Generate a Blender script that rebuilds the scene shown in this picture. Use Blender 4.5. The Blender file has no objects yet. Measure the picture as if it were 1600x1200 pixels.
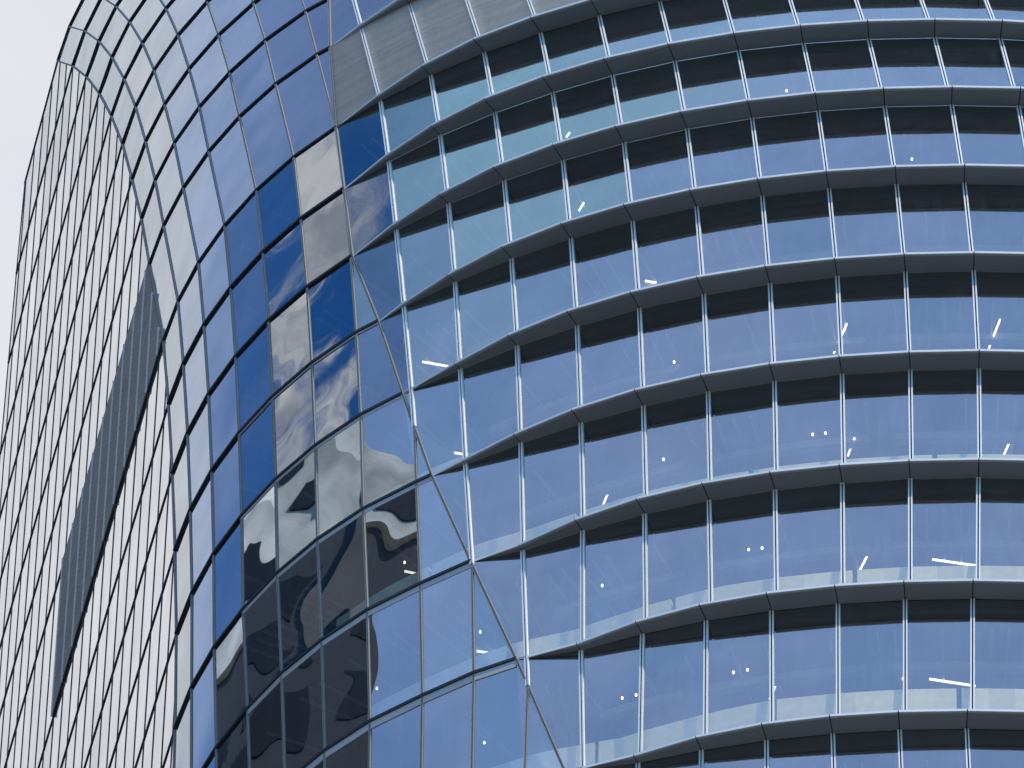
import bpy, math, random
from mathutils import Vector, Matrix
random.seed(7)
R = math.radians

# ------------------------------------------------------------------ camera
scene = bpy.context.scene
PITCH, ROLL, FPX = R(41.819), R(1.479), 13223.8
EYE = Vector((0, 0, 1.7))
cam_d = bpy.data.cameras.new("camera")
cam_d.sensor_width = 36.0
cam_d.lens = FPX / 1600 * 36.0
cam_d.clip_start = 1.0
cam_d.clip_end = 6000
cam = bpy.data.objects.new("camera", cam_d)
scene.collection.objects.link(cam)
up0 = Vector((0, -math.sin(PITCH), math.cos(PITCH)))
fw = Vector((0, math.cos(PITCH), math.sin(PITCH)))
rx = Vector((1, 0, 0))
U = rx * math.cos(ROLL) + up0 * math.sin(ROLL)
V = up0 * math.cos(ROLL) - rx * math.sin(ROLL)
m = Matrix((U, V, -fw)).transposed().to_4x4()
m.translation = EYE
cam.matrix_world = m
scene.camera = cam
scene.render.resolution_x, scene.render.resolution_y = 1024, 768

# ------------------------------------------------------------------ sky, sun, exposure
scene.view_settings.view_transform = 'Standard'
scene.view_settings.look = 'None'
scene.view_settings.exposure = 0.0
scene.view_settings.gamma = 1.0
SUN_AZ, SUN_EL = R(316), R(36)          # mathematical azimuth from +X
world = bpy.data.worlds.new("World")
scene.world = world
world.use_nodes = True
wt = world.node_tree
wt.nodes.clear()


class NT:
    """small helper for node trees"""
    def __init__(s, t): s.t = t
    def n(s, typ, **kw):
        nd = s.t.nodes.new(typ)
        for k, v in kw.items(): setattr(nd, k, v)
        return nd
    def l(s, a, b): s.t.links.new(a, b)
    def put(s, sock, v):
        if hasattr(v, 'is_output') or isinstance(v, bpy.types.NodeSocket): s.l(v, sock)
        else: sock.default_value = v
    def math(s, op, a, b=None, c=None, clamp=False):
        nd = s.n('ShaderNodeMath', operation=op); nd.use_clamp = clamp
        s.put(nd.inputs[0], a)
        if b is not None: s.put(nd.inputs[1], b)
        if c is not None: s.put(nd.inputs[2], c)
        return nd.outputs[0]
    def vmath(s, op, a, b=None):
        nd = s.n('ShaderNodeVectorMath', operation=op)
        s.put(nd.inputs[0], a)
        if b is not None: s.put(nd.inputs[1], b)
        return nd.outputs['Value'] if op in ('DOT_PRODUCT', 'LENGTH') else nd.outputs['Vector']
    def ramp(s, f, pts, interp='EASE'):
        nd = s.n('ShaderNodeValToRGB'); s.put(nd.inputs[0], f)
        cr = nd.color_ramp; cr.interpolation = interp
        while len(cr.elements) < len(pts): cr.elements.new(0.5)
        for e, (p, c) in zip(cr.elements, pts):
            e.position = p; e.color = (c, c, c, 1) if not isinstance(c, tuple) else (*c, 1)
        return nd.outputs[0]
    def mix(s, f, a, b, typ='MIX'):
        nd = s.n('ShaderNodeMix', data_type='RGBA', blend_type=typ)
        s.put(nd.inputs[0], f); s.put(nd.inputs[6], a); s.put(nd.inputs[7], b)
        return nd.outputs[2]
    def noise(s, vec, scale, detail=4, rough=0.55, w=None, dist=0.0):
        nd = s.n('ShaderNodeTexNoise')
        if w is not None:
            nd.noise_dimensions = '4D'; s.put(nd.inputs['W'], w)
        s.put(nd.inputs['Vector'], vec)
        nd.inputs['Scale'].default_value = scale; nd.inputs['Detail'].default_value = detail
        nd.inputs['Roughness'].default_value = rough; nd.inputs['Distortion'].default_value = dist
        return nd


def adir(az, el):
    az, el = R(az), R(el)
    return (math.cos(az) * math.cos(el), math.sin(az) * math.cos(el), math.sin(el))


w = NT(wt)
sky = w.n('ShaderNodeTexSky', sky_type='NISHITA')
sky.sun_disc = False
sky.sun_elevation = SUN_EL
sky.sun_rotation = math.pi / 2 - SUN_AZ
sky.air_density = 1.0; sky.dust_density = 0.6; sky.ozone_density = 2.0
tc = w.n('ShaderNodeTexCoord')
D = w.vmath('NORMALIZE', tc.outputs['Generated'])
nz = w.noise(D, 2.2, 6, 0.55)
nzf = w.math('SUBTRACT', nz.outputs[0], 0.5)


def ang(az, el):
    d = w.vmath('DOT_PRODUCT', D, adir(az, el))
    return w.math('MULTIPLY', w.math('ARCCOSINE', w.math('MINIMUM', d, 1.0)), 1 / math.pi)   # 0..1 = 0..180 deg


# bank of white cloud ahead and to the left of the tower, paling into bright light blue
a0 = w.math('ADD', ang(98, 40), w.math('MULTIPLY', nzf, 0.05))
pale = w.ramp(a0, [(0.0, 1.0), (18 / 180, 1.0), (21 / 180, 0.70), (25 / 180, 0.20), (31 / 180, 0.04), (36 / 180, 0.0)])
bank = w.ramp(a0, [(0.0, 1.0), (12 / 180, 1.0), (15.5 / 180, 0.62), (18.5 / 180, 0.18), (22 / 180, 0.0)])
# thin high veil over the sky behind the camera
a1 = w.math('ADD', ang(238, 53), w.math('MULTIPLY', nzf, 0.08))
veil = w.ramp(a1, [(0.0, 0.92), (31 / 180, 0.86), (36 / 180, 0.62), (41 / 180, 0.22), (47 / 180, 0.0)])
high = w.ramp(w.math('ADD', ang(172, 71), w.math('MULTIPLY', nzf, 0.12)), [(0.0, 0.85), (8 / 180, 0.75), (17 / 180, 0.0)])
# broken cumulus
n2 = w.noise(D, 9.0, 9, 0.60, dist=0.35)
gate = w.ramp(ang(152, 51), [(0.0, 0.13), (4 / 180, 0.10), (9 / 180, 0.0)])
puff = w.ramp(w.math('ADD', n2.outputs[0], gate), [(0.0, 0.0), (0.605, 0.0), (0.68, 1.0)])
puff = w.math('MULTIPLY', puff, w.ramp(ang(150, 52), [(0.0, 1.0), (8 / 180, 0.9), (12 / 180, 0.0)]))
SKY_K = 0.10
base = w.mix(1.0, sky.outputs[0], (SKY_K * 0.28, SKY_K * 1.15, SKY_K * 2.15, 1), 'MULTIPLY')
n4 = w.noise(D, 13.0, 9, 0.6, dist=0.35)
shade = w.ramp(n4.outputs[0], [(0.36, (0.42, 0.45, 0.52)), (0.50, (0.92, 0.92, 0.93)), (0.64, (1.6, 1.56, 1.48))])
vn = w.noise(D, 6.5, 5, 0.6)
vcol = w.ramp(vn.outputs[0], [(0.32, (0.43, 0.74, 1.36)), (0.5, (0.54, 0.82, 1.46)), (0.66, (0.63, 0.88, 1.50))])
c = w.mix(veil, base, vcol)
c = w.mix(high, c, (0.50, 0.92, 1.20, 1))
zen = w.ramp(ang(110, 84), [(0.0, 0.85), (9 / 180, 0.7), (17 / 180, 0.0)])
c = w.mix(zen, c, (0.56, 0.86, 1.42, 1))
thin = w.ramp(w.math('ADD', ang(122, 63), w.math('MULTIPLY', nzf, 0.05)), [(0.0, 0.5), (8 / 180, 0.36), (13 / 180, 0.0)])
c = w.mix(thin, c, (0.44, 0.58, 0.98, 1))
c = w.mix(pale, c, (0.47, 0.62, 0.94, 1))
cl = w.ramp(w.noise(D, 6.0, 5, 0.5).outputs[0], [(0.30, (0.64, 0.68, 0.735)), (0.60, (0.80, 0.81, 0.86))])
cl = w.mix(1.0, cl, w.ramp(w.noise(D, 28.0, 4, 0.5).outputs[0], [(0.35, (0.94, 0.945, 0.955)), (0.65, (1.0, 1.0, 1.0))]), 'MULTIPLY')
c = w.mix(bank, c, cl)
c = w.mix(puff, c, shade)
bg = w.n('ShaderNodeBackground'); w.l(c, bg.inputs[0]); bg.inputs[1].default_value = 1.0
wo = w.n('ShaderNodeOutputWorld'); w.l(bg.outputs[0], wo.inputs[0])

sun_d = bpy.data.lights.new("sun", 'SUN')
sun_d.energy = 3.0; sun_d.angle = R(1.5); sun_d.color = (1.0, 0.93, 0.83)
sun = bpy.data.objects.new("sun", sun_d)
scene.collection.objects.link(sun)
sv = Vector(adir(math.degrees(SUN_AZ), math.degrees(SUN_EL)))
sun.rotation_euler = sv.to_track_quat('Z', 'Y').to_euler()


# ------------------------------------------------------------------ materials
def new_mat(name):
    mt = bpy.data.materials.new(name); mt.use_nodes = True
    mt.node_tree.nodes.clear()
    return mt, NT(mt.node_tree)


def metal_paint(name, col, rough=0.45, metallic=0.0, var=0.12, scale=3.0, streak=False):
    mt, t = new_mat(name)
    tcn = t.n('ShaderNodeTexCoord')
    vec = tcn.outputs['Object']
    if streak:
        mp = t.n('ShaderNodeMapping'); mp.inputs['Scale'].default_value = (3, 3, 0.25)
        t.l(vec, mp.inputs[0]); vec = mp.outputs[0]
    nn = t.noise(vec, scale, 5)
    g = t.n('ShaderNodeNewGeometry')
    k = t.math('ADD', t.math('MULTIPLY', t.math('SUBTRACT', nn.outputs[0], 0.5), var * 2), 1.0)
    k = t.math('MULTIPLY', k, t.math('ADD', t.math('MULTIPLY', g.outputs['Random Per Island'], var), 1 - var / 2))
    cc = t.n('ShaderNodeVectorMath', operation='SCALE')
    cc.inputs[0].default_value = col; t.l(k, cc.inputs['Scale'])
    b = t.n('ShaderNodeBsdfPrincipled')
    t.l(cc.outputs[0], b.inputs['Base Color'])
    b.inputs['Roughness'].default_value = rough; b.inputs['Metallic'].default_value = metallic
    o = t.n('ShaderNodeOutputMaterial'); t.l(b.outputs[0], o.inputs[0])
    return mt


def glass_mat(name, f0, warp, warp_scale, tint, refl=(0.93, 0.97, 1.0), pane_var=0.10, dirt=0.018):
    """coated facade glass: a mirror share that grows towards grazing, the rest tinted see-through"""
    mt, t = new_mat(name)
    tcn = t.n('ShaderNodeTexCoord'); g = t.n('ShaderNodeNewGeometry')
    rnd = g.outputs['Random Per Island']
    w4 = t.math('MULTIPLY', rnd, 37.0)
    obj = tcn.outputs['Object']
    nw = t.noise(obj, warp_scale, 1, 0.4, w=w4)
    off = t.vmath('SUBTRACT', nw.outputs['Color'], (0.5, 0.5, 0.5))
    sc = t.n('ShaderNodeVectorMath', operation='SCALE'); t.l(off, sc.inputs[0]); sc.inputs['Scale'].default_value = warp
    wn = t.n('ShaderNodeTexWhiteNoise', noise_dimensions='1D'); t.l(w4, wn.inputs['W'])
    tilt = t.n('ShaderNodeVectorMath', operation='SCALE'); t.l(t.vmath('SUBTRACT', wn.outputs['Color'], (0.5, 0.5, 0.5)), tilt.inputs[0])
    tilt.inputs['Scale'].default_value = 0.030 if warp > 0.008 else 0.004
    nrm = t.vmath('NORMALIZE', t.vmath('ADD', t.vmath('ADD', g.outputs['Normal'], sc.outputs[0]), tilt.outputs[0]))
    # streaks of dirt running down the pane
    mp = t.n('ShaderNodeMapping'); mp.inputs['Scale'].default_value = (9, 9, 0.35); mp.inputs['Rotation'].default_value = (0.25, 0, 0)
    t.l(obj, mp.inputs[0])
    st = t.noise(mp.outputs[0], 1.0, 6, 0.62, w=w4)
    film = t.noise(obj, 0.6, 3, 0.5, w=w4)
    lw = t.n('ShaderNodeLayerWeight'); lw.inputs['Blend'].default_value = 0.5
    f = t.math('POWER', lw.outputs['Facing'], 4.0)
    f = t.math('ADD', t.math('MULTIPLY', f, 1 - f0), f0)
    gain = t.math('ADD', t.math('MULTIPLY', rnd, pane_var), 1 - pane_var / 2)
    gain = t.math('MULTIPLY', gain, t.math('ADD', t.math('MULTIPLY', st.outputs[0], 0.14), 0.93))
    gain = t.math('MULTIPLY', gain, t.math('ADD', t.math('MULTIPLY', film.outputs[0], 0.34), 0.83))
    f = t.math('MULTIPLY', f, gain, clamp=True)
    gl = t.n('ShaderNodeBsdfGlossy'); gl.inputs['Color'].default_value = (*refl, 1)
    gl.inputs['Roughness'].default_value = 0.0; t.l(nrm, gl.inputs['Normal'])
    tr = t.n('ShaderNodeBsdfTransparent'); tr.inputs[0].default_value = (*tint, 1)
    mx = t.n('ShaderNodeMixShader'); t.l(f, mx.inputs[0]); t.l(tr.outputs[0], mx.inputs[1]); t.l(gl.outputs[0], mx.inputs[2])
    df = t.n('ShaderNodeBsdfDiffuse'); df.inputs[0].default_value = (0.62, 0.66, 0.68, 1)
    dm = t.ramp(st.outputs[0], [(0.45, 0.15), (0.60, 0.5), (0.74, 1.0)], 'LINEAR')
    m2 = t.n('ShaderNodeMixShader'); t.l(t.math('MULTIPLY', dm, dirt * 2), m2.inputs[0])
    t.l(mx.outputs[0], m2.inputs[1]); t.l(df.outputs[0], m2.inputs[2])
    o = t.n('ShaderNodeOutputMaterial'); t.l(m2.outputs[0], o.inputs[0])
    return mt


def emis(name, col, k):
    mt, t = new_mat(name)
    e = t.n('ShaderNodeEmission'); e.inputs[0].default_value = (*col, 1); e.inputs[1].default_value = k
    o = t.n('ShaderNodeOutputMaterial'); t.l(e.outputs[0], o.inputs[0]); return mt


M = dict(
    glass_front=glass_mat('front glass', 0.30, 0.010, 0.5, (0.80, 0.77, 0.62), pane_var=0.20, dirt=0.014),
    glass_corner=glass_mat('corner glass', 0.34, 0.038, 0.42, (0.55, 0.62, 0.62), pane_var=0.16),
    glass_side=glass_mat('side glass', 0.64, 0.006, 0.8, (0.30, 0.34, 0.36), refl=(1.0, 1.0, 0.99), pane_var=0.20),
    rib=metal_paint('pale louvre rib', (0.62, 0.60, 0.57), 0.5),
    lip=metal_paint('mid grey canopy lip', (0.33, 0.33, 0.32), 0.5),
    side_line=metal_paint('dark grey side joint', (0.035, 0.038, 0.042), 0.6),
    black=metal_paint('black gasket and shadow joint', (0.012, 0.013, 0.016), 0.6),
    fin=metal_paint('pale anodised fin', (0.80, 0.75, 0.67), 0.5, 0.0, 0.08),
    fin_grey=metal_paint('grey anodised fin', (0.27, 0.235, 0.19), 0.6, 0.0, 0.10),
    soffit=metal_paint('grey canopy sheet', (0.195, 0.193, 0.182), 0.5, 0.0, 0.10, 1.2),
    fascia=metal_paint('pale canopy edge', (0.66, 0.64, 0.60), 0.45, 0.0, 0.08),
    louvre=metal_paint('grey louvre blade', (0.66, 0.60, 0.54), 0.5, 0.0, 0.16, 2.0, True),
    spandrel=metal_paint('beige spandrel strip', (0.46, 0.42, 0.38), 0.55, 0.0, 0.08),
    concrete=metal_paint('cast concrete', (0.95, 0.84, 0.62), 0.85, 0.0, 0.22, 5.0),
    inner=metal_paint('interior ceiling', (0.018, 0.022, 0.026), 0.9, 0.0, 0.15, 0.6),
    beam=metal_paint('ceiling steel', (0.06, 0.065, 0.07), 0.7),
    baffle=metal_paint('pale ceiling baffle', (0.45, 0.46, 0.46), 0.7),
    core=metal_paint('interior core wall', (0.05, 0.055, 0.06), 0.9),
    lamp=emis('lit tube', (1.0, 0.93, 0.82), 2.2),
    dot=emis('lit downlight', (1.0, 0.96, 0.88), 4.0),
)


# ------------------------------------------------------------------ mesh helpers
class MB:
    def __init__(s): s.v = []; s.f = []; s.smooth = False
    def poly(s, pts):
        b = len(s.v); s.v += [tuple(p) for p in pts]; s.f.append(tuple(range(b, b + len(pts))))
    def hexa(s, a, b):
        """prism between two quads a and b (same winding)"""
        k = len(s.v); s.v += [tuple(p) for p in a] + [tuple(p) for p in b]
        s.f += [(k, k + 1, k + 2, k + 3), (k + 7, k + 6, k + 5, k + 4)]
        for i in range(4):
            j = (i + 1) % 4; s.f.append((k + i, k + 4 + i, k + 4 + j, k + j))
    def beam(s, p, q, side, out, w0, w1, d0, d1):
        """beam from p to q; spans w0..w1 along 'side' and d0..d1 along 'out'"""
        mk = lambda c: [c + side * w0 + out * d0, c + side * w1 + out * d0, c + side * w1 + out * d1, c + side * w0 + out * d1]
        s.hexa(mk(p), mk(q))
    def box(s, x0, x1, y0, y1, z0, z1):
        s.hexa([Vector(t) for t in ((x0, y0, z0), (x1, y0, z0), (x1, y1, z0), (x0, y1, z0))],
               [Vector(t) for t in ((x0, y0, z1), (x1, y0, z1), (x1, y1, z1), (x0, y1, z1))])
    def build(s, name, mat, parent=None, origin=None, **props):
        me = bpy.data.meshes.new(name)
        o_ = origin if origin is not None else (BASE if parent is not None else Vector((0, 0, 0)))
        me.from_pydata([tuple(Vector(v) - o_) for v in s.v], [], s.f)
        if s.smooth: me.shade_smooth()
        me.update()
        me.materials.append(mat)
        o = bpy.data.objects.new(name, me); scene.collection.objects.link(o)
        if parent is not None: o.parent = parent
        else: o.location = o_
        for k, v in props.items(): o[k] = v
        return o


def lerp(a, b, t): return a + (b - a) * t


def pane(pts, g=8):
    """one pane: a flat polygon, or a finely divided patch where its four corners do not lie in one plane"""
    mb = MB()
    if len(pts) == 4:
        nrm_ = (pts[1] - pts[0]).cross(pts[3] - pts[0]).normalized()
        if abs((pts[2] - pts[0]).dot(nrm_)) > 0.004:
            mb.smooth = True
            mb.v = [tuple(lerp(lerp(pts[0], pts[1], i / g), lerp(pts[3], pts[2], i / g), j / g)) for j in range(g + 1) for i in range(g + 1)]
            mb.f = [(j * (g + 1) + i, j * (g + 1) + i + 1, (j + 1) * (g + 1) + i + 1, (j + 1) * (g + 1) + i) for j in range(g) for i in range(g)]
            return mb
    mb.poly(pts); return mb


# ------------------------------------------------------------------ tower geometry
FH, H0 = 4.0, 34.562
LO, HI = -5, 16                         # floor lines built in full; the lower shaft is simpler
EXTRA = 0.61                            # the louvred plant floor (line 7 to 8) is taller
O = Vector((8.33567, 164.40844, 0))
BASE = Vector((8.0, 185.0, 0.0))


def Z(n): return 1.7 + FH * (H0 + n + (EXTRA if n >= 8 else 0))


EG = Vector((-0.2035, 0.97907, 0)).normalized()     # direction of the flat side face
T1 = {-5: -0.5, -4: -1.2, -3: -1.8, -2: -2.25, -1: -2.55, 0: -2.68, 1: -2.46, 2: -1.93, 3: -1.16, 4: 0.0, 5: 1.33, 6: 2.89, 7: 4.63,
      8: 8.42, 9: 10.76, 10: 13.32, 11: 16.02, 12: 19.0, 13: 22.22, 14: 25.68, 15: 29.41, 16: 33.42}
T2 = {-5: 0.6, -4: -0.15, -3: -0.8, -2: -1.3, -1: -1.66, 0: -1.93, 1: -1.95, 2: -1.60, 3: -0.95, 4: 0.0, 5: 1.21, 6: 2.75, 7: 4.56,
      8: 8.39, 9: 10.76, 10: 13.32, 11: 16.02, 12: 19.0, 13: 22.22, 14: 25.68, 15: 29.41, 16: 33.42}
KT = {-5: -1.0, -4: -1.9, -3: -2.8, -2: -3.6, -1: -4.35, 0: -5.2, 1: -6.02, 2: -6.7, 3: -7.2, 4: -7.57, 5: -7.97, 6: -8.0, 7: -8.0,
      8: -7.72, 9: -7.5, 10: -7.3, 11: -7.2, 12: -7.1, 13: -7.0, 14: -7.0, 15: -7.0, 16: -7.0}
KR = 9                                   # last bay line built to the right


def chain(angles, anchor_k, anchor, wbay):
    C = {anchor_k: Vector((*anchor, 0))}
    d = lambda k: Vector((math.cos(R(angles[k])), math.sin(R(angles[k])), 0)) * wbay
    k = anchor_k
    while k + 1 in angles: C[k + 1] = C[k] + d(k + 1); k += 1
    k = anchor_k
    while k in angles: C[k - 1] = C[k] - d(k); k -= 1
    return C


A1 = {-13: -75.4, -12: -70.0, -11: -64.3, -10: -58.8, -9: -53.0, -8: -47.5}
A1.update({-7: -42.0, -6: -36.5, -5: -31.0, -4: -26.0, -3: -22.0, -2: -18.0, -1: -15.0})
for k_ in range(0, KR + 1): A1[k_] = -11.3 + 3.7 * k_
A2 = {-7: -42.5, -6: -37.8, -5: -33.2, -4: -28.6, -3: -24.6, -2: -20.1, -1: -15.6, 0: -11.3, 1: -7.5, 2: -3.9, 3: -0.6}
for k_ in range(4, KR + 1): A2[k_] = -0.6 + 3.5 * (k_ - 3)
C1 = chain(A1, -10, (-14.88, 8.83), 1.79)
C2 = chain(A2, -3, (-5.22, 1.38), 1.775)
C1[-8] = Vector((-12.59, 6.11, 0)); C1[-7] = Vector((-11.19, 4.97, 0)); C1[-6] = Vector((-9.83, 3.97, 0)); C1[-5] = Vector((-8.42, 3.17, 0))
for k_ in range(-4, KR + 1):
    a_ = R(max(A1[k_] + 4, -23) if k_ < 0 else -11.3 + 3.7 * k_); C1[k_] = C1[k_ - 1] + Vector((math.cos(a_), math.sin(a_), 0)) * 1.78


def at(C, k):
    a = math.floor(k); f = k - a
    if f < 1e-6: return C[a]
    return lerp(C[a], C[a + 1], f)


SC = {-5: .93, -4: .935, -3: .94, -2: .943, -1: .940, 0: .955, 1: .977, 2: .995}            # the bays narrow slightly low down
SC2 = {3: 1.006, 4: 1.013, 5: 1.017, 6: 1.016, 7: 1.010}
CC = Vector((-6.0, 1.7, 0))


def P1(n, k, z=None):
    c = at(C1, k); c = CC + (c - CC) * (1 + (SC.get(n, 1.0) - 1) * min(1.0, (k + 14) / 3))
    return O + c + EG * T1[n] + Vector((0, 0, Z(n) if z is None else z))


def P2raw(n, k):
    c = at(C2, k); c = CC + (c - CC) * SC.get(n, SC2.get(n, 1.0))
    return O + c + EG * T2[n] + Vector((0, 0, Z(n)))


def P2(n, k, z=None):
    p = P2raw(n, k)
    kt = KT[n]; f = max(0.0, 1 - abs(k - kt))        # the front glass is drawn onto the corner at the crease
    if f > 0: p = p + (P1(n, kt) - P2raw(n, kt)) * f
    return p


def P2b(n, k):
    """foot of the glass standing on floor line n: low down it stands forward on the canopy, so the pane leans back"""
    d = min(max(0.5 - (T2[n + 1] - T2[n]), 0.0), 0.55) if n < HI else 0.0
    f = min(max((k - max(KT[n], KT.get(n + 1, KT[n])) - 0.2) / 3.0, 0.0), 1.0)
    return P2(n, k) - EG * d * f + Vector((0, 0, 0.068 * min(1.0, f * 4) if d > 0 else 0))


def X(n): return P1(n, KT[n])            # where the canopied front meets the smooth corner
def PS(n, k): return P1(n, k) if k <= KT[n] else P2(n, k)


tower = bpy.data.objects.new('glass_tower', None)
scene.collection.objects.link(tower); tower.location = BASE
tower['label'] = 'curved glass office tower with grey canopies across its rounded front'
tower['category'] = 'skyscraper'

# projection into the photograph: only to decide which panels show largest
def proj(p):
    d = p - EYE; f = d.dot(fw)
    return (800 + FPX * d.dot(U) / f, 600 - FPX * d.dot(V) / f)


def view_area(pts):
    q = [proj(Vector(p)) for p in pts]
    cx = sum(a for a, b in q) / len(q); cy = sum(b for a, b in q) / len(q)
    if not (-20 < cx < 1620 and -20 < cy < 1220): return 0.0
    return abs(sum(q[i][0] * q[(i + 1) % len(q)][1] - q[(i + 1) % len(q)][0] * q[i][1] for i in range(len(q)))) / 2


def emit_panels(panels, name, mat, cap=100, **props):
    """panels: list of MB with a size in view; the largest become parts, the rest one part"""
    panels.sort(key=lambda t: -t[0])
    for sz, mb in [p for p in panels[:cap] if p[0] > 0]: mb.build(name, mat, tower, **props)
    rest = MB()
    for sz, mb in [p for i, p in enumerate(panels) if i >= cap or p[0] <= 0]:
        b = len(rest.v); rest.v += mb.v; rest.f += [tuple(i + b for i in f) for f in mb.f]
    if rest.v: rest.build(name, mat, tower, kind='stuff')


# ---- glazing of the front and the corner
def norm_out(a, b, c):
    n = (b - a).cross(c - a).normalized()
    return n


front, corner, louvres = [], [], []
UPZ = Vector((0, 0, 1))
HC_ = lambda n: 0.0
for n in range(LO + 1, HI + 1):
    kb, ktp = KT[n - 1], KT[n]
    for k in range(-13, KR + 1):
        k0, k1 = k - 1, k
        # smooth corner share of this bay: parameter polygon clipped by the crease
        if k1 <= min(kb, ktp):
            pts = [P1(n - 1, k0), P1(n - 1, k1), P1(n, k1), P1(n, k0)]
            corner.append((view_area(pts), pane(pts))); continue
        if k0 >= max(kb, ktp):
            pts = [P2b(n - 1, k0), P2b(n - 1, k1), P2(n, k1), P2(n, k0)]
            (louvres if n == 8 else front).append((pts, n, k)); continue
        # mixed bay
        def cross_t(kk):                 # height share at which the crease passes bay line kk
            return (kk - kb) / (ktp - kb) if abs(ktp - kb) > 1e-6 else None
        s1, s2 = [], []
        # crease points inside this bay
        def crease(t): return lerp(X(n - 1), X(n), t)
        ts = [0.0 if k0 <= kb <= k1 else None, 1.0 if k0 <= ktp <= k1 else None]
        lo_t, hi_t = 0.0, 1.0
        c0, c1 = cross_t(k0), cross_t(k1)
        inside = sorted([t for t in [c0, c1] if t is not None and 0 < t < 1])
        # bottom corners, top corners assigned by side
        L1 = lambda kk, t: lerp(P1(n - 1, kk), P1(n, kk), t)
        # polygon of left (corner) side
        bot_l = k0 < kb; top_l = k0 < ktp
        left = []
        if k0 < kb: left += [P1(n - 1, k0)]
        if k0 <= kb <= k1: left += [X(n - 1)]
        elif kb > k1: left += [P1(n - 1, k1)]
        if c1 is not None and 0 < c1 < 1: left += [crease(c1)]
        if ktp > k1: left += [P1(n, k1)]
        if k0 <= ktp <= k1: left += [X(n)]
        if k0 < ktp: left += [P1(n, k0)]
        if c0 is not None and 0 < c0 < 1: left += [crease(c0)]
        if len(left) >= 3:
            mb = MB(); mb.poly(left); corner.append((view_area(left), mb))
        right = []
        if k0 > kb: right += [P2b(n - 1, k0)]
        if k0 <= kb <= k1: right += [X(n - 1)]
        if kb < k1: right += [P2b(n - 1, k1)]
        if c1 is not None and 0 < c1 < 1: right += [crease(c1)]
        if ktp < k1: right += [P2(n, k1)]
        if k0 <= ktp <= k1: right += [X(n)]
        elif ktp < k0: right += [P2(n, k0)]
        if c0 is not None and 0 < c0 < 1: right += [crease(c0)]
        if len(right) >= 3:
            (louvres if n == 8 else front).append((right, n, k))
emit_panels(corner, 'corner_panel', M['glass_corner'])
fp = []
for pts, n, k in front:
    fp.append((view_area(pts), pane(pts)))
emit_panels(fp, 'window', M['glass_front'])


# ---- louvred panels of the plant floor: real overlapping blades
def blades(pts_b0, pts_b1, pts_t1, pts_t0, out, nb=34):
    mb = MB()
    for i in range(nb):
        t0, t1 = i / nb, (i + 1.0) / nb
        a, b = lerp(pts_b0, pts_t0, t0), lerp(pts_b1, pts_t1, t0)
        c_, d_ = lerp(pts_b1, pts_t1, t1), lerp(pts_b0, pts_t0, t1)
        mb.poly([a + out * 0.05, b + out * 0.05, c_ - out * 0.03, d_ - out * 0.03])
        mb.poly([d_ - out * 0.03, c_ - out * 0.03, c_ + out * 0.05, d_ + out * 0.05])
    return mb


for pts, n, k in louvres:
    if len(pts) == 4: b0, b1, t1_, t0_ = pts
    else: b0 = pts[0]; b1, t1_, t0_ = pts[1], pts[-2], pts[-1]
    nn = (b1 - b0).cross(t0_ - b0).normalized()
    if nn.y > 0: nn = -nn
    blades(b0, b1, t1_, t0_, nn).build('louvre_panel', M['louvre'], tower)


# ---- mullions
def side_out(n, k, C):
    a = (at(C, min(k + 1, max(C))) - at(C, max(k - 1, min(C)))).normalized()
    return a


def outn(k, C):
    a = side_out(0, k, C); o = Vector((a.y, -a.x, 0)); return a, o


dark_mb = MB()
for k in range(-14, KR + 1):
    mbS, mbC = MB(), MB()
    for n in range(LO + 1, HI + 1):
        kb, ktp = KT[n - 1], KT[n]
        segs = []
        if k > max(kb, ktp) or (k > min(kb, ktp) and abs(kb - ktp) < 1e-6): segs = [(P2b(n - 1, k), P2(n, k), 2)]
        elif k <= min(kb, ktp): segs = [(P1(n - 1, k), P1(n, k), 1)]
        else:
            t = (k - kb) / (ktp - kb); x = lerp(X(n - 1), X(n), t)
            if kb > ktp: segs = [(P1(n - 1, k), x, 1), (x, P2(n, k), 2)]
            else: segs = [(P2(n - 1, k), x, 2), (x, P1(n, k), 1)]
        for p, q, s_ in segs:
            a, o = outn(k, C1 if s_ == 1 else C2)
            if s_ == 2:
                q2 = q
                mbS.beam(p, q2, a, o, -0.056, -0.019, -0.02, 0.055)
                mbS.beam(p, q2, a, o, 0.019, 0.056, -0.02, 0.055)
                dark_mb.beam(p, q2, a, o, -0.019, 0.019, -0.02, 0.02)
            else:
                mbC.beam(p, q, a, o, -0.035, -0.009, -0.02, 0.032)
                mbC.beam(p, q, a, o, 0.009, 0.035, -0.02, 0.032)
                dark_mb.beam(p, q, a, o, -0.012, 0.012, -0.02, 0.025)
    if mbS.v: mbS.build('mullion', M['fin'], tower)
    if mbC.v: mbC.build('mullion', M['fin_grey'], tower)
dark_mb.build('mullion_gasket', M['black'], tower)
# crease mullions between smooth corner and canopied front
for n in range(LO + 1, 11):
    p, q = X(n - 1), X(n)
    a, o = outn(KT[n], C1)
    mb = MB()
    mb.beam(p, q, a, o, -0.042, -0.012, -0.02, 0.04); mb.beam(p, q, a, o, 0.012, 0.042, -0.02, 0.04)
    cm = mb.build('crease_mullion', M['fin_grey'], tower)
    g_ = MB(); g_.beam(p, q, a, o, -0.012, 0.012, -0.02, 0.03); g_.build('gasket', M['black'], cm, origin=BASE).location = (0, 0, 0)

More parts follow.
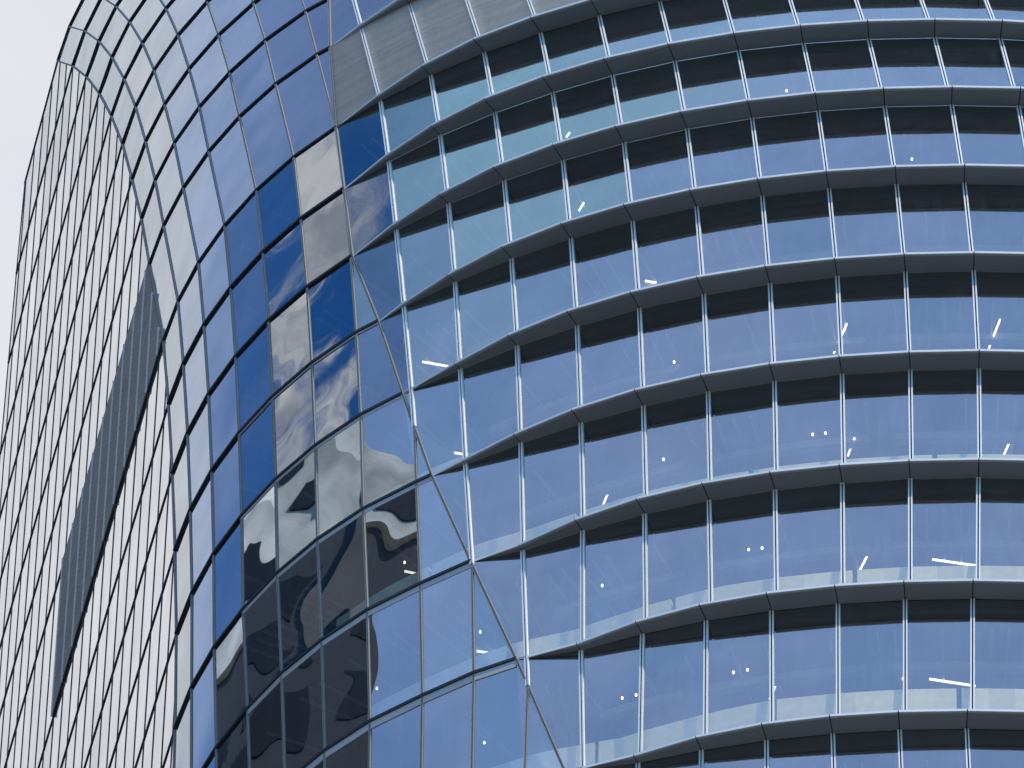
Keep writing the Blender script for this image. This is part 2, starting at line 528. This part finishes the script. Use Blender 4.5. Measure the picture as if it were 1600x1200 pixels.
# ---- dark floor joints and beige spandrel strips on the smooth corner
def strip(mb, pts, h0, h1, d0, d1, C, ks):
    """swept box along nodes pts; heights h0..h1 from the node, depth d0..d1 outwards"""
    outs = []
    for i in range(len(pts)):
        ds = []
        if i: ds.append((pts[i] - pts[i - 1]).normalized())
        if i < len(pts) - 1: ds.append((pts[i + 1] - pts[i]).normalized())
        tn = sum(ds, Vector()).normalized(); o = Vector((tn.y, -tn.x, 0)); 
        cosv = ds[0].dot(tn); outs.append(o / max(cosv, .5))
    for i in range(len(pts) - 1):
        mk = lambda p, o: [p + o * d0 + UPZ * h0, p + o * d1 + UPZ * h0, p + o * d1 + UPZ * h1, p + o * d0 + UPZ * h1]
        mb.hexa(mk(pts[i], outs[i]), mk(pts[i + 1], outs[i + 1]))


for n in range(LO, HI + 1):
    ks = [k for k in range(-14, KR + 1) if k < KT[n] - 1e-3] + [KT[n]]
    pts = [P1(n, k) for k in ks]
    mb = MB(); strip(mb, pts, 0.0, 0.065 if n > 6 else 0.085, -0.02, 0.045 if n > 6 else 0.06, C1, ks)
    mb.build('floor_joint', M['black'], tower)
    hs = 0.03 + 0.038 * (5 - n)
    if 0.03 < hs:
        ks2 = [k for k in ks if k >= -11]
        if len(ks2) > 1:
            mb = MB(); strip(mb, [P1(n, k) for k in ks2], -min(hs, 0.26), -0.003, -0.02, 0.02, C1, ks2)
            mb.build('spandrel_strip', M['spandrel'], tower)

# ---- canopies
DEP = 0.74


def cdepth(n, k):
    d = k - KT[n]
    tab = [(0, 0), (0.4, 0.10), (1, 0.25), (2, 0.50), (3, 0.66), (4, 0.72), (5, 0.74)]
    for (a, va), (b, vb) in zip(tab, tab[1:]):
        if d <= b: return va + (vb - va) * (d - a) / (b - a)
    return DEP


for n in range(LO, HI + 1):
    kt = KT[n]
    first = math.floor(kt + 1e-6) + 1
    if first - kt < 0.12: first += 1
    ks = [kt] + list(range(first, KR + 1))
    can = MB(); fas = MB(); lip = MB(); gap = MB()
    inner = [X(n) if i == 0 else P2(n, k) for i, k in enumerate(ks)]
    outs = []
    for i, k in enumerate(ks):
        a, o = outn(min(max(k, -8), KR - 1), C2)
        outs.append(inner[i] + o * max(cdepth(n, k), 0.002) + (UPZ * 0.0))
    TH = 0.062
    for i in range(len(ks) - 1):
        ia, ib, oa, ob = inner[i], inner[i + 1], outs[i], outs[i + 1]
        e = (ob - oa).normalized() * 0.014; e2 = (ib - ia).normalized() * 0.014
        if i == 0: e = e * 0; e2 = e2 * 0
        ia2, ib2, oa2, ob2 = ia + e2, ib - e2, oa + e, ob - e
        back = lambda p, q, d: p + (q - p) * (1 - d / max((q - p).length, d + 1e-3)) if (q - p).length > d else q
        oaf, obf = back(ia2, oa2, 0.03), back(ib2, ob2, 0.03)
        oal, obl = back(ia2, oa2, 0.10), back(ib2, ob2, 0.10)
        # soffit plate (recessed 20 mm above the lip)
        can.hexa([ia2 + UPZ * 0.02, ib2 + UPZ * 0.02, obl + UPZ * 0.02, oal + UPZ * 0.02],
                 [ia2 + UPZ * .034, ib2 + UPZ * .034, obl + UPZ * .034, oal + UPZ * .034])
        lip.hexa([oal, obl, obf, oaf], [oal + UPZ * (TH - .002), obl + UPZ * (TH - .002), obf + UPZ * (TH - .002), oaf + UPZ * (TH - .002)])
        fas.hexa([oaf - UPZ * 0.004, obf - UPZ * 0.004, ob2 - UPZ * 0.004, oa2 - UPZ * 0.004], [oaf + UPZ * TH, obf + UPZ * TH, ob2 + UPZ * TH, oa2 + UPZ * TH])
        gap.hexa([ia + UPZ * .035, ib + UPZ * .035, lerp(ib, ob, .97) + UPZ * .035, lerp(ia, oa, .97) + UPZ * .035],
                 [ia + UPZ * .06, ib + UPZ * .06, lerp(ib, ob, .97) + UPZ * .06, lerp(ia, oa, .97) + UPZ * .06])
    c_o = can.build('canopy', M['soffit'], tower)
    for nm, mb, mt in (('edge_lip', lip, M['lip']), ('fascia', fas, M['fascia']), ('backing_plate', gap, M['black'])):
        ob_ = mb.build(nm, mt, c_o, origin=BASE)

# ---- interior: slabs, upstands, core, ceiling beams and lights
def inset(pts, d):
    res = []
    for i, p in enumerate(pts):
        ds = []
        if i: ds.append((pts[i] - pts[i - 1]).normalized())
        if i < len(pts) - 1: ds.append((pts[i + 1] - pts[i]).normalized())
        tn = sum(ds, Vector()).normalized(); res.append(p - Vector((tn.y, -tn.x, 0)) * d)
    return res


SFAR = {16: 21.2, 15: 21.6, 14: 21.85, 13: 22.1, 12: 22.3, 11: 22.5, 10: 22.7, 9: 22.9, 8: 23.1}
for n_ in range(LO, 8): SFAR[n_] = 23.25 + 0.05 * (7 - n_)
G0 = O + Vector((-21.466, 33.643, 0))
edge14 = O + C1[-14]
NRM = Vector((-EG.y, EG.x, 0))           # outward normal of the side face (to the left)
G0 = edge14 + EG * ((G0 - edge14).dot(EG))      # side plane passes through the corner line


def GP(s, z): return Vector((G0.x, G0.y, 0)) + EG * s + UPZ * z
def s_edge(n): return (P1(n, -14) - G0).dot(EG)


CORE_Y = 14.0
for n in range(LO, HI + 1):
    ks = [k for k in range(-14, KR + 1) if k < KT[n] - 1e-3] + [KT[n]] + [k for k in range(-14, KR + 1) if k > KT[n] + 0.15]
    path = [PS(n, k) for k in ks]
    ip = inset(path, 0.035)
    far = GP(SFAR[n] - 0.3, Z(n)) - NRM * 0.16
    ip[0] = ip[0] - NRM * 0.0
    right = ip[-1]
    poly = ip + [Vector((right.x, max(far.y, right.y + 20), Z(n))), Vector((far.x, far.y, Z(n)))]
    # concave-safe fan: split into strips to a back line
    mb = MB()
    for i in range(len(ip) - 1):
        a, b = ip[i], ip[i + 1]
        yb = far.y
        xa = lambda p: Vector((p.x, p.y, p.z))
        A2b = Vector((lerp(far.x, right.x, i / (len(ip) - 1)), yb, Z(n))); B2b = Vector((lerp(far.x, right.x, (i + 1) / (len(ip) - 1)), yb, Z(n)))
        mb.hexa([a - UPZ * .42, b - UPZ * .42, B2b - UPZ * .42, A2b - UPZ * .42], [a + UPZ * 0.05, b + UPZ * .05, B2b + UPZ * .05, A2b + UPZ * .05])
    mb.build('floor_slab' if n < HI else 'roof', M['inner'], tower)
    # dark spine wall behind the offices
    if n < HI:
        wb = MB(); ipb = inset(path, 7.5)
        for i in range(3, len(ipb) - 1):
            wb.poly([ipb[i], ipb[i + 1], ipb[i + 1] + UPZ * (Z(n + 1) - Z(n) - .45), ipb[i] + UPZ * (Z(n + 1) - Z(n) - .45)])
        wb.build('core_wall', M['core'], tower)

for n in range(LO + 1, HI - 3):
    mb = MB()
    ks = [KT[n] - 5 + 0.25 * i for i in range(400)]
    for k in [k for k in ks if -12 < k < KR - .3 and random.random() < 0.4]:
        p = PS(n, k); q = PS(n, k + .02); tn = (q - p); tn.z = 0; tn.normalize(); o = Vector((tn.y, -tn.x, 0))
        a = p - o * 0.6 - UPZ * .50; b = p - o * 6.0 - UPZ * .50
        mb.beam(a, b, tn, UPZ, -0.03, 0.03, -0.02, 0.06)
    mb.build('ceiling_baffle', M['baffle'], tower, kind='stuff')
UP = {-2: (0.98, 0.18), -1: (0.98, 0.18), 0: (0.82, 0.22), 1: (1.08, 0.50), 2: (0.95, 0.60), 3: (0.95, 0.70)}
for n, (h, sb) in UP.items():
    ks = [KT[n] - 3 + 0.4 * i for i in range(200)]
    ks = [k for k in ks if k < KR - 0.5]
    # smooth path on the combined surface
    pth = [P1(n, k) if k <= KT[n] else P2b(n, k) for k in ks]
    pth = inset(pth, sb)
    run = MB(); cnt = 0
    for i in range(len(pth) - 1):
        if (i + 2 * n) % 7 == 6: a, b = pth[i], lerp(pth[i], pth[i + 1], 0.80)
        else: a, b = pth[i], pth[i + 1]
        tn = (b - a).normalized(); o = Vector((tn.y, -tn.x, 0))
        run.beam(a, b, -o, UPZ, 0, 0.18, 0.02, h)
    run.build('upstand', M['concrete'], tower)

for n in range(LO, HI - 3):              # round columns and a ceiling beam behind the front glass
    for k in range(-6, KR, 3):
        if k < KT[n] + 1.2 or n > 6: continue
        p = P2(n + 1, k + .5); q = P2(n + 1, k + .52); tn = (q - p); tn.z = 0; tn.normalize(); o = Vector((tn.y, -tn.x, 0))
        c0 = p - o * 1.6; h_ = Z(n + 1) - Z(n) - .42
        mb = MB(); r_ = 0.28
        ring = [Vector((c0.x + r_ * math.cos(t * math.pi / 8), c0.y + r_ * math.sin(t * math.pi / 8), Z(n) + .05)) for t in range(16)]
        for i in range(16): mb.poly([ring[i], ring[(i + 1) % 16], ring[(i + 1) % 16] + UPZ * h_, ring[i] + UPZ * h_])
        mb.build('column', M['core'], tower)
    ks = [KT[n + 1] + 1.0 + 0.5 * i for i in range(60)]
    pth = inset([P2(n + 1, k) for k in ks if k < KR - .5], 2.0)
    mb = MB(); strip(mb, pth, -.66, -.43, -.12, .12, None, None)
    mb.build('ceiling_beam', M['baffle'], tower)

STRIPS = [(3, [12.54, 165.41, 12.77, 164.27]), (3, [8.47, 165.76, 8.76, 164.6]), (2, [8.79, 165.3, 8.93, 164.6]), (1, [9.06, 165.22, 9.3, 164.36]),
          (0, [6.76, 165.65, 6.96, 164.8]), (0, [9.34, 165.47, 9.57, 164.44]), (1, [10.9, 164.7, 12.02, 164.9]), (0, [10.77, 164.7, 11.95, 164.93]),
          (2, [12.82, 165.19, 12.96, 164.6]), (4, [3.5, 167.49, 4.3, 167.67]), (5, [1.71, 169.08, 1.83, 168.77]), (6, [1.33, 170.39, 1.42, 170.21]),
          (4, [-2.45, 170.97, -1.65, 171.15]), (3, [-1.49, 170.13, -0.9, 170.25]), (2, [-2.72, 170.38, -2.4, 170.47]), (1, [-0.74, 168.83, 0.0, 168.95]),
          (2, [2.46, 167.55, 2.6, 166.97])]
for n, (x0, y0, x1, y1) in STRIPS:
    mb = MB(); a = Vector((x0, y0, Z(n) - .58)); b = Vector((x1, y1, Z(n) - .58)); tn = (b - a).normalized()
    mb.beam(a, b, Vector((tn.y, -tn.x, 0)), UPZ, -0.022, 0.022, 0.0, 0.05)
    so = mb.build('tube_light', M['lamp'], tower)
DOTS = [(2, 4.0, 165.66), (2, 7.84, 164.53), (2, 8.17, 164.46), (1, 6.18, 164.53), (1, 6.52, 164.46), (1, 2.46, 166.1), (0, 5.8, 164.67), (0, 6.15, 164.55),
        (0, 3.01, 165.8), (0, 3.36, 165.66), (3, 4.27, 166.3), (3, 3.09, 167.2), (0, -0.47, 167.73), (1, -0.66, 168.08), (1, -3.33, 170.48), (2, -2.72, 170.05),
        (6, 7.36, 168.34), (5, 10.68, 166.72), (0, 10.11, 164.75)]
for n, x, y in DOTS:
    mb = MB(); z = Z(n) - .56
    ring = [Vector((x + .028 * math.cos(t * math.pi / 5), y + .028 * math.sin(t * math.pi / 5), z)) for t in range(10)]
    mb.poly(ring[::-1]); mb.poly([p + UPZ * .06 for p in ring])
    for i in range(10): mb.poly([ring[i], ring[(i + 1) % 10], ring[(i + 1) % 10] + UPZ * .06, ring[i] + UPZ * .06])
    mb.build('downlight', M['dot'], tower)

# ---- flat side face: narrow panels, dark joints, mullions, louvred band
PW = 1.716
S0 = -3.08


def clip(poly, f):
    res = []
    for i in range(len(poly)):
        a, b = poly[i], poly[(i + 1) % len(poly)]; fa, fb = f(a), f(b)
        if fa >= 0: res.append(a)
        if (fa >= 0) != (fb >= 0):
            t = fa / (fa - fb); res.append((a[0] + (b[0] - a[0]) * t, a[1] + (b[1] - a[1]) * t))
    return res


sides = []
LV_END = S0 + PW * 4
mul = {}
for n in range(LO + 1, HI + 1):
    z0, z1 = Z(n - 1), Z(n); e0, e1 = s_edge(n - 1), s_edge(n); f0, f1 = SFAR[n - 1], SFAR[n]
    EL = lambda z: e0 + (e1 - e0) * (z - z0) / (z1 - z0)
    ER = lambda z: f0 + (f1 - f0) * (z - z0) / (z1 - z0)
    j = math.floor((min(e0, e1) - S0) / PW)
    while S0 + j * PW < max(f0, f1):
        sa, sb = S0 + j * PW, S0 + (j + 1) * PW
        pl = [(sa, z0), (sb, z0), (sb, z1), (sa, z1)]
        pl = clip(pl, lambda p: p[0] - EL(p[1])); pl = clip(pl, lambda p: ER(p[1]) - p[0]) if len(pl) > 2 else pl
        if len(pl) > 2:
            pts = [GP(s, z) for s, z in pl]
            if n == 8 and sb <= LV_END + .01:
                # louvred cell: blades clipped to the cell
                lb = MB()
                nb = 30
                for i in range(nb):
                    za, zb = z0 + (z1 - z0) * i / nb, z0 + (z1 - z0) * (i + 1) / nb
                    q = clip(clip(pl, lambda p: p[1] - za), lambda p: zb - p[1]) if True else pl
                    if len(q) > 2:
                        lb.poly([GP(s, z) + NRM * (0.07 - 0.12 * (z - za) / (zb - za)) for s, z in q])
                        ss = [s for s, z in q if abs(z - zb) < 1e-4]
                        if len(ss) > 1:
                            lb.poly([GP(min(ss), zb) + NRM * .07, GP(max(ss), zb) + NRM * .07, GP(max(ss), zb) - NRM * .05, GP(min(ss), zb) - NRM * .05])
                lb.build('louvre_panel', M['louvre'], tower)
            else:
                mb = MB(); mb.poly(pts); sides.append((view_area(pts), mb))
        # mullion at sa
        mz = [z for z in (z0, z1) if EL(z) <= sa <= ER(z)]
        za, zb = z0, z1
        if not (EL(z0) <= sa): za = None
        if EL(z0) < sa and EL(z1) > sa: zb = z0 + (z1 - z0) * (sa - e0) / (e1 - e0)
        if za is not None and sa <= ER(z0):
            mul.setdefault(j, []).append((za, zb, n == 8 and sa <= LV_END))
        j += 1
emit_panels(sides, 'side_panel', M['glass_side'])
for j, segs in mul.items():
    s = S0 + j * PW; runs = []; prev = None
    for za, zb, isl in segs:
        if prev is None or isl != prev[1] or abs(za - prev[0]) > .01: runs.append((isl, MB()))
        runs[-1][1].beam(GP(s, za), GP(s, zb), EG, NRM, -0.018, 0.018, -0.01, 0.020 if not isl else 0.10)
        prev = (zb, isl)
    for isl, mb in runs:
        mb.build('louvre_rib' if isl else 'side_mullion', M['rib'] if isl else M['side_line'], tower)
for n in range(LO, HI + 1):
    mb = MB(); a, b = GP(s_edge(n), Z(n)), GP(SFAR[n], Z(n))
    mb.beam(a, b, NRM, UPZ, -0.02, 0.032, 0.0, 0.06)
    mb.build('floor_joint', M['black'], tower)
# far edge trim and rear faces, so the tower closes from every side
mb = MB(); rear = MB()
for n in range(LO + 1, HI + 1):
    p, q = GP(SFAR[n - 1], Z(n - 1)), GP(SFAR[n], Z(n))
    mb.beam(p, q, EG, NRM, -0.015, 0.015, -0.04, 0.02)
    xr = P2(n, KR).x; xr0 = P2(n - 1, KR).x
    rear.poly([p, Vector((xr0, p.y, p.z)), Vector((xr, q.y, q.z)), q])
    rear.poly([P2(n - 1, KR), Vector((xr0, p.y, p.z)), Vector((xr, q.y, q.z)), P2(n, KR)])
mb.build('edge_trim', M['side_line'], tower)
rear.build('rear_facade', M['glass_side'], tower)

# ---- plain lower shaft down to the ground
sh = MB(); bars = MB()
low = [PS(LO, k) for k in range(-14, KR + 1)]
far = GP(SFAR[LO], Z(LO)); low = [far] + low + [Vector((low[-1].x, far.y, Z(LO)))]
for f_ in range(0, 29):
    zt, zb = Z(LO) - FH * f_, Z(LO) - FH * (f_ + 1)
    if f_ == 28: zb = 0.0
    for i in range(len(low)):
        a, b = low[i], low[(i + 1) % len(low)]
        sh.poly([Vector((a.x, a.y, zb)), Vector((b.x, b.y, zb)), Vector((b.x, b.y, zt)), Vector((a.x, a.y, zt))])
    strip(bars, [Vector((p.x, p.y, zb)) for p in low], 0.0, 0.3, -0.02, 0.08, None, None)
sh.build('lower_facade', M['core'], tower)
bars.build('lower_floor_joint', M['fin_grey'], tower)


# ------------------------------------------------------------------ ground
def ground_mat():
    mt, t = new_mat('pale city paving')
    tcn = t.n('ShaderNodeTexCoord')
    nn = t.noise(tcn.outputs['Object'], 0.08, 6)
    cc = t.ramp(nn.outputs[0], [(0.3, (0.22, 0.20, 0.17)), (0.7, (0.32, 0.30, 0.26))])
    b = t.n('ShaderNodeBsdfPrincipled'); t.l(cc, b.inputs['Base Color']); b.inputs['Roughness'].default_value = 0.85
    o = t.n('ShaderNodeOutputMaterial'); t.l(b.outputs[0], o.inputs[0]); return mt


gm = MB(); S = 3000
gm.poly([(-S, -S, 0), (S, -S, 0), (S, S, 0), (-S, S, 0)])
gm.build('ground', ground_mat(), None, kind='structure')

# ------------------------------------------------------------------ the neighbour that shows mirrored in the corner glass
dark_wall = metal_paint('dark stone cladding', (0.075, 0.066, 0.062), 0.6, 0.0, 0.4, 0.12)
dark_glass = metal_paint('dark neighbour window', (0.016, 0.014, 0.013), 0.6, 0.0, 0.3, 0.3)
crown_c = metal_paint('weathered pale concrete', (0.80, 0.70, 0.57), 0.8, 0.0, 1.1, 0.30)
brown = metal_paint('brown stone pilaster', (0.16, 0.13, 0.11), 0.7, 0.0, 0.4, 0.3)
nb_base = Vector((O.x - 95, O.y + 30, 0))
nb = bpy.data.objects.new('office_tower', None); scene.collection.objects.link(nb); nb.location = nb_base
nb['label'] = 'dark office tower with pale concrete crown, seen mirrored in the glass corner'
nb['category'] = 'skyscraper'
x0, x1, y0, y1 = O.x - 110, O.x - 68, O.y - 3, O.y + 65
ZT = Z(2) + 72
mb = MB(); mb.box(x0, x1, y0, y1, 0, ZT - 11); mb.build('wall', dark_wall, nb, origin=nb_base)
mb = MB()
mb.box(x0 - .5, x1 + .5, y0 - .5, y1 + .5, ZT - 11, ZT - 4)
mb.box(x0 + 2, x1 - 1, y0 + 1, y0 + 26, ZT - 4, ZT + 3)
mb.box(x0 + 2, x1 - 2, y0 + 34, y1 - 3, ZT - 4, ZT)
mb.build('crown', crown_c, nb, origin=nb_base)
mb = MB()
for j in range(12):                      # dark openings and ribs in the crown
    y = y0 + 2 + j * 5.0
    mb.box(x1 + .5, x1 + .62, y, y + (1.2 if j % 3 else 3.0), ZT - 10 + (j % 4), ZT - 5.5)
mb.build('vent_opening', dark_glass, nb, origin=nb_base, kind='stuff')
mb = MB()
for i in range(34):
    z = ZT - 18 - i * 4.0
    for j in range(15):
        y = y0 + 1.2 + j * 4.0
        mb.box(x1, x1 + .06, y, y + 2.6, z, z + 2.4)
mb.build('window', dark_glass, nb, origin=nb_base, kind='stuff')
mb = MB()
for j in range(5):
    y = y0 + 6 + j * 12.5
    mb.box(x1 + .06, x1 + .9, y, y + 1.1, ZT - 150, ZT - 11)
mb.build('pilaster', brown, nb, origin=nb_base)
